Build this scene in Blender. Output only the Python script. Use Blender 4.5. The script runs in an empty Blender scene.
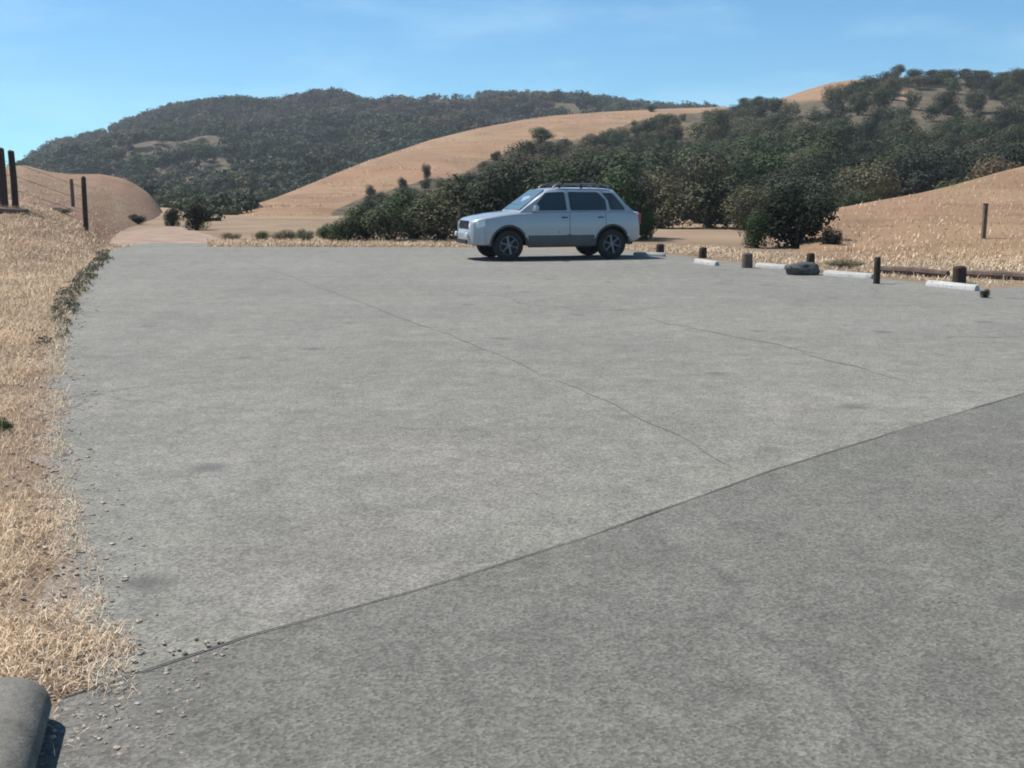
import bpy, bmesh, math, random
import numpy as np
from mathutils import Vector, noise as mn

random.seed(7); rng = np.random.default_rng(7)
S = bpy.context.scene
COL = S.collection
R = math.radians

# ------------------------------------------------------------------ camera
CAM_H = 1.6; F = 1098.0; HOR = 192.0
TH = math.atan((384 - HOR) / F); CT, ST = math.cos(TH), math.sin(TH)
cam = bpy.data.cameras.new('camera'); cam.sensor_width = 36.0; cam.lens = 36.0 * F / 1024.0
cam.clip_start = 0.05; cam.clip_end = 20000
camo = bpy.data.objects.new('camera', cam); COL.objects.link(camo)
camo.location = (0, 0, CAM_H); camo.rotation_euler = (math.pi / 2 - TH, 0, 0)
S.camera = camo

def ray(px, py):
    xc = (px - 512) / F; yc = (384 - py) / F
    return xc, CT + ST * yc, -ST + CT * yc
def at(px, py, Y):                       # the point seen at a pixel, Y metres ahead
    x, y, z = ray(px, py); k = Y / y
    return x * k, Y, CAM_H + z * k
def gr(px, py, z=0.0):                   # the point of level ground seen at a pixel
    x, y, dz = ray(px, py); k = (z - CAM_H) / dz
    return x * k, y * k, z
def project(P):
    P = np.asarray(P, float); x = P[..., 0]; y = P[..., 1]; z = P[..., 2] - CAM_H
    d = y * CT - z * ST; u = y * ST + z * CT
    return 512 + F * x / d, 384 - F * u / d
def ip(tab, x):
    return float(np.interp(x, [t[0] for t in tab], [t[1] for t in tab]))

# ------------------------------------------------------------------ helpers
def tag(o, label=None, cat=None, group=None, kind=None):
    if label: o['label'] = label
    if cat: o['category'] = cat
    if group: o['group'] = group
    if kind: o['kind'] = kind
    return o
def link(name, me, mats=(), parent=None):
    o = bpy.data.objects.new(name, me); COL.objects.link(o)
    for m in (mats if isinstance(mats, (list, tuple)) else [mats]):
        if m and not me.users > 1: me.materials.append(m)
    if parent: o.parent = parent
    return o
def empty(name, loc=(0, 0, 0), rz=0.0):
    o = bpy.data.objects.new(name, None); COL.objects.link(o)
    o.location = loc; o.rotation_euler = (0, 0, rz); o.empty_display_size = .2
    return o
def pymesh(name, V, Fc, smooth=False, sharp=None):
    me = bpy.data.meshes.new(name); me.from_pydata([tuple(v) for v in V], [], Fc); me.update()
    if smooth:
        me.polygons.foreach_set('use_smooth', [True] * len(me.polygons))
        if sharp: me.set_sharp_from_angle(angle=R(sharp))
    return me
def npmesh(name, V, n):                  # V (k*n,3): consecutive n-gons
    V = np.ascontiguousarray(V, dtype=np.float32); k = len(V) // n
    me = bpy.data.meshes.new(name)
    me.vertices.add(len(V)); me.vertices.foreach_set('co', V.ravel())
    me.loops.add(len(V)); me.loops.foreach_set('vertex_index', np.arange(len(V), dtype=np.int32))
    me.polygons.add(k); me.polygons.foreach_set('loop_start', np.arange(0, len(V), n, dtype=np.int32))
    me.update(calc_edges=True)
    return me
def bm_mesh(name, bm, smooth=False, sharp=35):
    bmesh.ops.recalc_face_normals(bm, faces=bm.faces[:])
    me = bpy.data.meshes.new(name); bm.to_mesh(me); bm.free()
    if smooth:
        me.polygons.foreach_set('use_smooth', [True] * len(me.polygons))
        me.set_sharp_from_angle(angle=R(sharp))
    return me
def box(bm, c, s, rz=0.0, bev=0.0):
    r = bmesh.ops.create_cube(bm, size=1.0)
    vs = r['verts']; ca, sa = math.cos(rz), math.sin(rz)
    for v in vs:
        x, y, z = v.co.x * s[0], v.co.y * s[1], v.co.z * s[2]
        v.co = (c[0] + x * ca - y * sa, c[1] + x * sa + y * ca, c[2] + z)
    if bev:
        es = list({e for v in vs for e in v.link_edges})
        bmesh.ops.bevel(bm, geom=es, offset=bev, segments=2, profile=.6, affect='EDGES')
def tube(bm, pts, rad, n=8, cap=True):
    pts = [Vector(p) for p in pts]
    rad = rad if isinstance(rad, (list, tuple)) else [rad] * len(pts)
    rings = []
    for i, p in enumerate(pts):
        d = (pts[min(i + 1, len(pts) - 1)] - pts[max(i - 1, 0)]).normalized()
        up = Vector((0, 0, 1)) if abs(d.z) < .9 else Vector((1, 0, 0))
        a = d.cross(up).normalized(); b = d.cross(a).normalized()
        rings.append([bm.verts.new(p + (a * math.cos(t) + b * math.sin(t)) * rad[i])
                      for t in [2 * math.pi * k / n for k in range(n)]])
    for r0, r1 in zip(rings, rings[1:]):
        for k in range(n): bm.faces.new((r0[k], r0[(k + 1) % n], r1[(k + 1) % n], r1[k]))
    if cap: bm.faces.new(rings[0][::-1]); bm.faces.new(rings[-1])
def lathe(bm, prof, c, axis='y', n=28):  # prof: (radius, offset along axis)
    rings = []
    for r, h in prof:
        ring = []
        for k in range(n):
            a = 2 * math.pi * k / n
            p = (r * math.cos(a), h, r * math.sin(a)) if axis == 'y' else (r * math.cos(a), r * math.sin(a), h)
            ring.append(bm.verts.new((c[0] + p[0], c[1] + p[1], c[2] + p[2])))
        rings.append(ring)
    for r0, r1 in zip(rings, rings[1:]):
        for k in range(n): bm.faces.new((r0[k], r0[(k + 1) % n], r1[(k + 1) % n], r1[k]))
    return rings

# ------------------------------------------------------------------ materials
class NT:
    def __init__(s, name):
        s.m = bpy.data.materials.new(name); s.m.use_nodes = True
        s.t = s.m.node_tree; s.b = s.t.nodes['Principled BSDF']; s.b.inputs['Specular IOR Level'].default_value = .3
    def n(s, typ, **kw):
        x = s.t.nodes.new(typ)
        for k, v in kw.items():
            if k[0] == '_': setattr(x, k[1:], v)
            else:
                key = int(k[1:]) if k[0] == 'i' and k[1:].isdigit() else k.replace('__', ' ')
                if isinstance(v, bpy.types.NodeSocket): s.t.links.new(v, x.inputs[key])
                else: x.inputs[key].default_value = v
        return x
    def l(s, a, b): s.t.links.new(a, b)
    def pos(s, sx=1, sy=1, sz=1, rz=0):
        g = s.n('ShaderNodeNewGeometry')
        return s.n('ShaderNodeMapping', Vector=g.outputs['Position'], Scale=(sx, sy, sz), Rotation=(0, 0, rz)).outputs[0]
    def noise(s, v, sc, det=4, rough=.55, dist=0):
        return s.n('ShaderNodeTexNoise', Vector=v, Scale=sc, Detail=det, Roughness=rough, Distortion=dist).outputs['Fac']
    def ramp(s, f, stops):
        x = s.n('ShaderNodeValToRGB', Fac=f); e = x.color_ramp.elements
        while len(e) < len(stops): e.new(.5)
        for el, (p, c) in zip(e, stops):
            el.position = p; el.color = tuple(c) + (1,) if not isinstance(c, (int, float)) else (c, c, c, 1)
        return x.outputs['Color']
    def mix(s, f, a, b, blend='MIX'):
        x = s.n('ShaderNodeMix', _data_type='RGBA', _blend_type=blend)
        for v, k in ((f, 0), (a, 6), (b, 7)):
            if isinstance(v, bpy.types.NodeSocket): s.l(v, x.inputs[k])
            else: x.inputs[k].default_value = v if isinstance(v, (int, float)) else tuple(v) + (1,)
        return x.outputs[2]
    def math(s, op, a, b=0.0, c=0.0):
        x = s.n('ShaderNodeMath', _operation=op)
        for k, v in enumerate((a, b, c)):
            if isinstance(v, bpy.types.NodeSocket): s.l(v, x.inputs[k])
            else: x.inputs[k].default_value = v
        return x.outputs[0]
    def bump(s, h, st=.3, d=.02):
        s.l(s.n('ShaderNodeBump', Height=h, Strength=st, Distance=d).outputs[0], s.b.inputs['Normal'])
    def base(s, c, rough=.9):
        if isinstance(c, bpy.types.NodeSocket): s.l(c, s.b.inputs['Base Color'])
        else: s.b.inputs['Base Color'].default_value = tuple(c) + (1,)
        s.b.inputs['Roughness'].default_value = rough
        return s.m

def plain(name, c, rough=.6, metal=0.0, spec=.4, vary=.12, sc=6.0):
    k = NT(name); f = k.noise(k.pos(), sc, 5)
    lo = tuple(x * (1 - vary) for x in c); hi = tuple(min(1, x * (1 + vary)) for x in c)
    k.base(k.ramp(f, [(.3, lo), (.7, hi)]), rough)
    k.b.inputs['Metallic'].default_value = metal; k.b.inputs['Specular IOR Level'].default_value = spec
    return k.m

def asphalt(name, tone, warm, seed):
    k = NT(name); p = k.pos(); off = k.n('ShaderNodeVectorMath', _operation='ADD', i0=p, i1=(seed, seed * 2, 0)).outputs[0]
    c1 = tuple(tone * w for w in warm); c0 = tuple(tone * .90 * w for w in warm); c2 = tuple(tone * 1.09 * w for w in warm)
    c = k.ramp(k.noise(off, .22, 5, .6), [(.3, c0), (.5, c1), (.72, c2)])
    # worn streaks along and across the lot
    st = k.noise(k.pos(.07, .55, 1, R(9)), 1.0, 4, .6, .3)
    c = k.mix(k.ramp(st, [(.47, 0.0), (.50, .16), (.62, .30), (.64, .05)]), c, tuple(tone * .70 * w for w in warm))
    st = k.noise(k.pos(.5, .09, 1, R(21)), 1.0, 4, .6, .3)
    c = k.mix(k.ramp(st, [(.55, 0.0), (.57, .16), (.68, .22), (.70, 0.0)]), c, tuple(tone * .74 * w for w in warm))
    st2 = k.noise(k.pos(1.6, .12, 1, R(-24)), 1.0, 4, .6)
    c = k.mix(k.ramp(st2, [(.55, 0.0), (.72, .35)]), c, tuple(tone * 1.25 * w for w in warm))
    # patchy dust and lichen tint
    c = k.mix(k.ramp(k.noise(off, .6, 4), [(.42, 0.0), (.66, .60)]), c, (tone * 1.02, tone * 1.01, tone * .84))
    # aggregate
    v = k.n('ShaderNodeTexVoronoi', Vector=p, Scale=85.0).outputs['Color']
    g = k.ramp(v, [(0.0, .50), (.5, 1.0), (1.0, 1.5)])
    c = k.mix(.85, c, g, 'MULTIPLY')
    g2 = k.ramp(k.noise(p, 34.0, 3, .7), [(.3, .80), (.7, 1.18)])
    c = k.mix(.55, c, g2, 'MULTIPLY')
    g3 = k.ramp(k.noise(off, 7.0, 4, .7), [(.3, .86), (.7, 1.12)])
    c = k.mix(.8, c, g3, 'MULTIPLY')
    bl = k.n('ShaderNodeTexVoronoi', Vector=k.n('ShaderNodeVectorMath', _operation='ADD', i0=off, i1=k.n('ShaderNodeVectorMath', _operation='SCALE', i0=k.n('ShaderNodeTexNoise', Vector=p, Scale=9.0, Detail=3.0).outputs['Color'], Scale=.12).outputs[0]).outputs[0], Scale=9.0, _feature='SMOOTH_F1').outputs['Color']
    c = k.mix(.5, c, k.ramp(bl, [(.1, .84), (.5, 1.0), (.9, 1.15)]), 'MULTIPLY')
    c = k.mix(.8, c, k.ramp(k.noise(off, 2.3, 5, .75), [(.32, .84), (.5, 1.0), (.68, 1.12)]), 'MULTIPLY')
    # cracks
    wob = k.n('ShaderNodeTexNoise', Vector=p, Scale=1.1, Detail=5.0).outputs['Color']
    wv = k.n('ShaderNodeVectorMath', _operation='SCALE', i0=wob, Scale=1.1).outputs[0]
    vv = k.n('ShaderNodeVectorMath', _operation='ADD', i0=off, i1=wv).outputs[0]
    ed = k.n('ShaderNodeTexVoronoi', Vector=vv, Scale=.20, _feature='DISTANCE_TO_EDGE').outputs['Distance']
    cr = k.ramp(ed, [(0.0, .55), (.003, .35), (.005, 0.0)])
    msk = k.ramp(k.noise(off, .13, 3), [(.44, 0.0), (.60, 1.0)])
    c = k.mix(k.mix(1.0, cr, msk, 'MULTIPLY'), c, (.06, .06, .058))
    # oil drips and small dark spots, pale chips
    sp = k.n('ShaderNodeTexVoronoi', Vector=off, Scale=.9).outputs['Distance']
    c = k.mix(k.ramp(sp, [(0.03, .7), (.10, .25), (.13, 0.0)]), c, (.075, .073, .07))
    sp = k.n('ShaderNodeTexVoronoi', Vector=off, Scale=3.3).outputs['Distance']
    c = k.mix(k.ramp(sp, [(0.04, .6), (.06, 0.0)]), c, (.24, .23, .21))
    k.bump(k.n('ShaderNodeTexVoronoi', Vector=p, Scale=85.0).outputs['Distance'], .35, .006)
    return k.base(c, .92)

def grassland(name, cols, woods=False, fine=9.0):
    k = NT(name); p = k.pos()
    c = k.ramp(k.noise(p, .035, 6, .65), [(.3, cols[0]), (.5, cols[1]), (.7, cols[2])])
    b = k.ramp(k.noise(k.pos(.5, .5, 2.2), .22, 5, .7), [(.3, .78), (.7, 1.2)])
    c = k.mix(.85, c, b, 'MULTIPLY')
    f = k.ramp(k.noise(p, fine, 4, .75), [(.25, .62), (.75, 1.34)])
    c = k.mix(.8, c, f, 'MULTIPLY')
    ct = k.noise(k.pos(.05, .05, 1.9), 1.0, 3, .5, .4)
    c = k.mix(k.ramp(ct, [(.44, 0.0), (.49, .38), (.52, .38), (.56, 0.0)]), c, tuple(x * .66 for x in cols[0]))
    c = k.mix(k.ramp(k.noise(p, .11, 4, .6), [(.5, 0.0), (.7, .55)]), c, (cols[1][0] * .92, cols[1][1] * 1.02, cols[1][2] * .86))
    c = k.mix(k.ramp(k.noise(k.pos(1, 1, 1.7, .6), .07, 4, .6), [(.52, 0.0), (.7, .55)]), c, (cols[1][0] * .98, cols[1][1] * .80, cols[1][2] * .82))
    d = k.ramp(k.noise(p, .8, 5, .7), [(.56, 0.0), (.72, .45)])
    c = k.mix(d, c, tuple(x * .62 for x in cols[0]))
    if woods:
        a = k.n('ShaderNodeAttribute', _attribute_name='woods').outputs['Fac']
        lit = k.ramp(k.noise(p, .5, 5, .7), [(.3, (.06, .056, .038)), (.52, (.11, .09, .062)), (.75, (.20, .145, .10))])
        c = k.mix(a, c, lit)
    k.bump(k.noise(p, fine * .6, 5, .8), .8, .12)
    k.b.inputs['Specular IOR Level'].default_value = .1
    return k.base(c, 1.0)

def leafmat(name, dark, lite, hue=None, sc=1.1, big_sc=.055, by='object'):
    k = NT(name)
    g = k.n('ShaderNodeNewGeometry'); oi = k.n('ShaderNodeObjectInfo')
    isl = g.outputs['Random Per Island']
    c = k.ramp(isl, [(0.0, dark), (1.0, lite)])
    cl = k.ramp(k.noise(k.pos(), sc, 3, .6), [(.32, .62), (.68, 1.4)])
    c = k.mix(.9, c, cl, 'MULTIPLY')
    big = k.noise(k.pos(), big_sc, 4, .65)
    if hue: c = k.mix(k.ramp(big, [(.5, 0.0), (.68, .6)]), c, hue)
    tr = k.ramp(k.n('ShaderNodeAttribute', _attribute_name='tint').outputs['Fac'] if by == 'tint' else .35 if by == 'none' else oi.outputs['Random'], [(0.0, (.50, .55, .56)), (.3, (.9, .9, 1.0)), (.55, (.9, 1.15, .8)), (.78, (1.4, 1.3, 1.2)), (1.0, (2.1, 1.7, 1.5))])
    c = k.mix(1.0, c, tr, 'MULTIPLY')
    k.b.inputs['Specular IOR Level'].default_value = .12
    tl = k.n('ShaderNodeBsdfTranslucent'); k.l(c, tl.inputs[0]); ms = k.n('ShaderNodeMixShader'); ms.inputs[0].default_value = .16
    k.l(k.b.outputs[0], ms.inputs[1]); k.l(tl.outputs[0], ms.inputs[2]); k.l(ms.outputs[0], k.t.nodes['Material Output'].inputs[0])
    return k.base(c, .75)

M = {}
M['lot'] = asphalt('aged_asphalt', .178, (1.06, 1.0, .885), 3.0)
M['road'] = asphalt('road_asphalt', .131, (1.05, 1.0, .89), 17.0)
M['crack'] = plain('crack_fill', (.055, .055, .052), .95, vary=.35, sc=9)
M['ground'] = grassland('dry_ground', [(.30, .215, .145), (.345, .255, .175), (.38, .29, .20)], fine=22.0)
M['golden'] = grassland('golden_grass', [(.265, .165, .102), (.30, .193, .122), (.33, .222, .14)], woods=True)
M['hillock'] = grassland('hillock_grass', [(.24, .16, .11), (.28, .19, .13), (.31, .22, .145)])
M['mound'] = grassland('mound_grass', [(.265, .165, .105), (.305, .195, .125), (.325, .22, .135)])
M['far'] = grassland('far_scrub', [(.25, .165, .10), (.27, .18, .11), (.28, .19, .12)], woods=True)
M['dirt'] = plain('pale_dirt', (.265, .185, .135), 1.0, vary=.3, sc=1.2)
M['gravel'] = plain('gravel', (.20, .16, .125), 1.0, vary=.55, sc=55)
M['oak'] = leafmat('oak_leaves', (.042, .049, .031), (.080, .090, .057), (.105, .084, .064))
M['shrub'] = leafmat('shrub_leaves', (.018, .022, .012), (.034, .040, .02), (.04, .032, .02), 2.5)
M['green'] = leafmat('green_leaves', (.035, .06, .02), (.085, .12, .045), None, 2.5)
M['weed'] = leafmat('weed_leaves', (.085, .09, .06), (.19, .185, .13), None, 8)
M['fleaf'] = leafmat('far_leaves', (.036, .048, .029), (.062, .076, .045), (.105, .072, .058), .35, .014, 'tint')
M['oakm'] = leafmat('oak_wood_leaves', (.042, .049, .031), (.080, .090, .057), (.105, .084, .064), by='tint')
M['dkbush'] = leafmat('dark_bush_leaves', (.010, .013, .007), (.021, .027, .013), None, 2.5, by='none')
M['bark'] = plain('bark', (.09, .07, .055), .95, vary=.4, sc=9)
M['straw'] = NT('straw')
k = M['straw']; g = k.n('ShaderNodeNewGeometry')
c = k.ramp(g.outputs['Random Per Island'], [(0, (.45, .30, .18)), (.25, (.68, .50, .325)), (.75, (.78, .61, .42)), (1, (.85, .71, .52))])
c = k.mix(.8, c, k.ramp(k.noise(k.pos(), .7, 4, .6), [(.3, .72), (.7, 1.12)]), 'MULTIPLY')
M['straw'] = k.base(c, .8)
M['wood'] = plain('dark_wood', (.045, .029, .022), .9, vary=.35, sc=14)
M['wood2'] = plain('grey_wood', (.13, .095, .07), .9, vary=.3, sc=10)
M['log'] = plain('brown_log', (.11, .075, .06), .95, vary=.4, sc=7)
k = NT('white_painted_concrete'); p = k.pos()
c = k.ramp(k.noise(p, 5.0, 5, .7), [(.3, (.34, .33, .31)), (.55, (.47, .46, .44))])
c = k.mix(k.ramp(k.noise(p, 16.0, 5, .75), [(.56, 0.0), (.64, .85)]), c, (.22, .21, .19))
k.bump(k.noise(p, 30, 4), .5, .01); M['white'] = k.base(c, .85)
k = NT('old_concrete'); p = k.pos()
c = k.ramp(k.noise(p, 3.5, 6, .7), [(.3, (.125, .118, .10)), (.5, (.165, .155, .135)), (.72, (.20, .19, .168))])
c = k.mix(.8, c, k.ramp(k.noise(p, 60, 4, .75), [(.3, .7), (.7, 1.25)]), 'MULTIPLY')
c = k.mix(k.ramp(k.noise(p, 8, 5, .7), [(.55, 0.0), (.68, .6)]), c, (.085, .08, .065))
k.bump(k.noise(p, 40, 5, .8), .6, .012); M['concrete'] = k.base(c, .95)
M['drain'] = plain('stained_drain', (.035, .035, .03), .95, vary=.4)
M['stone'] = plain('dark_stone', (.075, .072, .07), .9, vary=.4, sc=9)
M['wire'] = plain('wire', (.16, .14, .13), .6, metal=.6)
# car
def paint():
    k = NT('silver_blue_paint'); k.base((.36, .385, .41), .30)
    k.b.inputs['Metallic'].default_value = .25; k.b.inputs['Coat Weight'].default_value = .7; k.b.inputs['Coat Roughness'].default_value = .08
    d = k.noise(k.pos(), 3.0, 4); k.l(k.ramp(d, [(.3, .26), (.8, .40)]), k.b.inputs['Roughness'])
    return k.m
M['paint'] = paint()
def glassy(name, c, rough=.04):
    k = NT(name); k.base(c, rough); k.b.inputs['Specular IOR Level'].default_value = .7; k.b.inputs['Coat Weight'].default_value = .3
    return k.m
M['glass'] = glassy('tinted_glass', (.014, .026, .030), .03)
M['screen'] = glassy('windscreen_glass', (.05, .075, .08))
M['clad'] = plain('grey_cladding', (.085, .09, .09), .7)
M['black'] = plain('black_plastic', (.02, .02, .021), .6)
M['tyre'] = plain('tyre_rubber', (.022, .022, .022), .9)
M['alloy'] = plain('alloy', (.20, .20, .21), .4, metal=.7)
M['lens'] = glassy('headlight_lens', (.72, .73, .72), .12)
M['red'] = glassy('tail_lens', (.32, .015, .012), .12)
M['amber'] = glassy('amber_lens', (.5, .2, .03), .15)

# ------------------------------------------------------------------ world, sun
SUN_AZ = math.atan2(-.86, .44)            # from +Y towards +X: the sun stands to the left, a little ahead
SUN_EL = R(57)
w = bpy.data.worlds.new('World'); S.world = w; w.use_nodes = True
t = w.node_tree; bg = t.nodes['Background']
sky = t.nodes.new('ShaderNodeTexSky'); sky.sky_type = 'NISHITA'; sky.sun_disc = False
sky.sun_elevation = SUN_EL; sky.sun_rotation = SUN_AZ
sky.air_density = 1.0; sky.dust_density = .0; sky.ozone_density = 3.5; sky.altitude = 2500
# thin cirrus high in the sky
tc = t.nodes.new('ShaderNodeTexCoord'); mp = t.nodes.new('ShaderNodeMapping'); mp.inputs['Scale'].default_value = (2.2, 2.2, 9)
mp.inputs['Location'].default_value = (.35, .2, .1); mp.inputs['Rotation'].default_value = (0, R(14), 0)
nz = t.nodes.new('ShaderNodeTexNoise'); nz.inputs['Scale'].default_value = 1.6; nz.inputs['Detail'].default_value = 6; nz.inputs['Roughness'].default_value = .6
rp = t.nodes.new('ShaderNodeValToRGB'); rp.color_ramp.elements[0].position = .47; rp.color_ramp.elements[0].color = (0, 0, 0, 1)
rp.color_ramp.elements[1].position = .85; rp.color_ramp.elements[1].color = (.42, .42, .42, 1)
mx = t.nodes.new('ShaderNodeMix'); mx.data_type = 'RGBA'
mx.inputs[7].default_value = (13.0, 9.6, 9.4, 1)
t.links.new(tc.outputs['Generated'], mp.inputs[0]); t.links.new(mp.outputs[0], nz.inputs['Vector']); t.links.new(nz.outputs['Fac'], rp.inputs[0])
t.links.new(rp.outputs[0], mx.inputs[0]); t.links.new(sky.outputs[0], mx.inputs[6]); tint = t.nodes.new('ShaderNodeMix'); tint.data_type = 'RGBA'; tint.blend_type = 'MULTIPLY'; tint.inputs[0].default_value = 1.0; tint.inputs[7].default_value = (.47, .885, .985, 1)
t.links.new(mx.outputs[2], tint.inputs[6]); t.links.new(tint.outputs[2], bg.inputs[0])
bg.inputs[1].default_value = .085
sl = bpy.data.lights.new('sun', 'SUN'); sl.energy = 4.15; sl.angle = R(.53); sl.color = (1, .955, .89)
so = bpy.data.objects.new('sun', sl); COL.objects.link(so)
dv = Vector((math.sin(SUN_AZ) * math.cos(SUN_EL), math.cos(SUN_AZ) * math.cos(SUN_EL), math.sin(SUN_EL)))
so.rotation_euler = dv.to_track_quat('Z', 'Y').to_euler(); so.location = (-30, 10, 40)
S.view_settings.view_transform = 'Standard'; S.view_settings.look = 'None'; S.view_settings.exposure = 0.72; S.view_settings.gamma = 1.0
S.cycles.filter_width = 1.9
S.cycles.max_bounces = 6; S.cycles.volume_bounces = 0; S.cycles.use_denoising = True

# ------------------------------------------------------------------ ground
def sheet(name, poly, z, mat, kind='structure'):
    bm = bmesh.new(); vs = [bm.verts.new((p[0], p[1], z)) for p in poly]; f = bm.faces.new(vs)
    bmesh.ops.triangulate(bm, faces=[f])
    o = link(name, bm_mesh(name, bm), mat); o['kind'] = kind
    for p in o.data.polygons:
        if p.normal.z < 0: p.flip()
    return o
def rough_line(pts, step, amp, sc, seed):
    out = []
    for a, b in zip(pts, pts[1:]):
        a = Vector(a[:2] + (0,)); b = Vector(b[:2] + (0,)); n = max(1, int((b - a).length / step)); d = (b - a).normalized(); q = Vector((-d.y, d.x, 0))
        for i in range(n):
            p = a.lerp(b, i / n)
            out.append(p + q * amp * (mn.noise(Vector((p.x * sc, p.y * sc, seed))) + .5 * mn.noise(Vector((p.x * sc * 3.1, p.y * sc * 3.1, seed + 4)))))
    out.append(Vector(pts[-1][:2] + (0,)))
    return [(v.x, v.y) for v in out]

g = sheet('ground', [(-4000, -1500), (4000, -1500), (4000, 6000), (-4000, 6000)], 0.0, M['ground'])

left_px = [(118, 697), (96, 640), (78, 590), (66, 520), (54, 450), (52, 380), (60, 325), (76, 292), (96, 268), (112, 249)]
left_edge = [gr(*p) for p in left_px]
far_edge = [gr(150, 243), gr(208, 243.5), gr(215, 247), gr(330, 247.3), gr(450, 247.5), gr(560, 249), gr(640, 251)]
stop_edge = [gr(660, 253.2), gr(706, 259.5), gr(778, 266.5), gr(851, 276), gr(952, 286.5), gr(990, 289), gr(1024, 287.5), (14, 18.9, 0), (40, 20, 0)]
seam_px = [(60, 702), (130, 680), (250, 639), (400, 598), (520, 561), (600, 535), (690, 502), (780, 470), (900, 432), (1024, 395), (1150, 357)]
seam = [gr(*p) for p in seam_px]
sd = Vector(seam[-1]) - Vector(seam[-2]); seam.append(tuple(Vector(seam[-1]) + sd * 3))
le = rough_line([left_edge[0]] + left_edge, .12, .10, 2.2, 1.0)
fe = rough_line(far_edge, .4, .12, 1.2, 2.0)
se = rough_line(stop_edge, .3, .08, 1.5, 3.0)
lot = le + fe + se + [(40, 6), (0, -6), (gr(60, 760)[0], -6), (gr(60, 760)[0], 2.4)]
sheet('parking_lot', lot, .006, M['lot'])
sm = rough_line(seam, .09, .008, 2.4, 8.0)
road = sm + [(40, 8), (40, -12), (-1.75, -12), (-1.70, 2.9), (-1.42, 3.22)]
sheet('road', road, .011, M['road'])
# open joint where the newer road meets the old lot
V, Fc = [], []
for i, (x, y) in enumerate(sm):
    wd = .004 + .012 * max(0, mn.noise(Vector((x * 2.1, y * 2.1, 5))) + .38)
    V += [(x, y - wd * .6, .015), (x, y + wd, .015)]
    if i: Fc.append((2 * i - 2, 2 * i, 2 * i + 1, 2 * i - 1))
o = link('pavement_joint', pymesh('pavement_joint', V, Fc), M['crack']); o['kind'] = 'structure'
# older paving lanes meet in faint lines, and a long crack
M['faint'] = plain('worn_joint', (.150, .142, .126), .95, vary=.25, sc=3)
def strip(name, px, w0, amp, seed):
    L_ = rough_line([gr(*p) for p in px], .10, amp, 1.1, seed); V, Fc = [], []
    for i, (x, y) in enumerate(L_):
        a = Vector(L_[max(0, i - 1)]); b = Vector(L_[min(len(L_) - 1, i + 1)]); d = (b - a).normalized()
        w_ = w0 * max(.12, .55 + .9 * mn.noise(Vector((x * 1.7, y * 1.7, seed))) + .3 * random.random()) * min(1, .2 + i / 8, .2 + (len(L_) - 1 - i) / 8)
        V += [(x - d.y * w_, y + d.x * w_, .0095), (x + d.y * w_, y - d.x * w_, .0095)]
        if i: Fc.append((2 * i - 1, 2 * i + 1, 2 * i, 2 * i - 2))
    o = link(name, pymesh(name, V, Fc), M['faint']); o['kind'] = 'structure'
strip('pavement_joint', [(212, 249), (290, 277), (450, 336), (610, 403), (742, 472)], .008, .05, 2.0)
strip('pavement_crack', [(640, 318), (760, 342), (850, 366), (930, 386)], .014, .14, 6.0)
# dirt track leaving the lot's far corner, and gravel along the left edge
tr = [gr(112, 247), gr(108, 240), gr(120, 232), gr(150, 228), gr(166, 227)]
tr2 = [gr(184, 227), gr(196, 231), gr(218, 238), gr(246, 245), gr(250, 247.1)]
sheet('dirt_track', rough_line(tr, .5, .15, .7, 3) + rough_line(tr2, .5, .15, .7, 9), .004, M['dirt'])
gl = [(p[0] - .03 - .16 * max(0, .4 + mn.noise(Vector((p[1] * 1.3, 3, 1))) + .5 * mn.noise(Vector((p[1] * 5, 3, 1)))), p[1]) for i, p in enumerate(le)]
gv = [gr(68, 712), gr(120, 705)]
sheet('gravel_strip', [(p[0] + .10, p[1]) for p in le] + gl[::-1], .003, M['gravel'])

# ------------------------------------------------------------------ hills
def hill(name, px0, px1, nu, rows, back, mat, nv=46, ease=1.45, noise_amp=.004, seed=0.0):
    """rows: functions px -> (py or None for z, Y, z); real surface from foot over ridge to its back"""
    us = np.linspace(px0, px1, nu); P = np.zeros((nu, nv + 10, 3))
    for i, px in enumerate(us):
        ctl = [r(px) for r in rows]                         # list of (ratio x/y, Y, z)
        rt = ctl[-1][0]; Ys = [c[1] for c in ctl]; az = [(c[2] - CAM_H) / c[1] for c in ctl]
        segs = len(ctl) - 1; A = []; YY = []
        for j in range(nv):
            v = j / (nv - 1) * segs; s = min(int(v), segs - 1); f = v - s
            if s == segs - 1: ga = 1 - (1 - f) ** ease
            else: ga = f
            gy = f
            A.append(az[s] + (az[s + 1] - az[s]) * ga); YY.append(Ys[s] + (Ys[s + 1] - Ys[s]) * gy)
        for j in range(nv):
            y = YY[j]; z = CAM_H + A[j] * y; x = rt * y
            v = j / (nv - 1); env = math.sin(math.pi * v) ** .7 if 0 < v < 1 else 0
            z += env * y * noise_amp * (mn.fractal(Vector((x * 5 / y + seed, y * .018, seed)), 1.0, 2.0, 4) * 1.6)
            P[i, j] = (x, y, z)
        yr = YY[-1]; zr = P[i, nv - 1, 2]
        for j in range(10):
            f = (j + 1) / 10; y = yr + f * back(px); P[i, nv + j] = (rt * y, y, zr * (1 - f * f) + f * f * -2 + A[-1] * 0)
    nV = nv + 10
    Fc = [(i * nV + j, (i + 1) * nV + j, (i + 1) * nV + j + 1, i * nV + j + 1) for i in range(nu - 1) for j in range(nV - 1)]
    me = pymesh(name, P.reshape(-1, 3), Fc, smooth=True)
    o = link(name, me, mat); o['kind'] = 'structure'
    return o, P, nv
def pxrow(tab, ytab):                     # a line of the hill seen at py(px), Y(px)
    def f(px):
        x, y, z = at(px, ip(tab, px), ip(ytab, px)); return x / y, y, z
    return f
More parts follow.
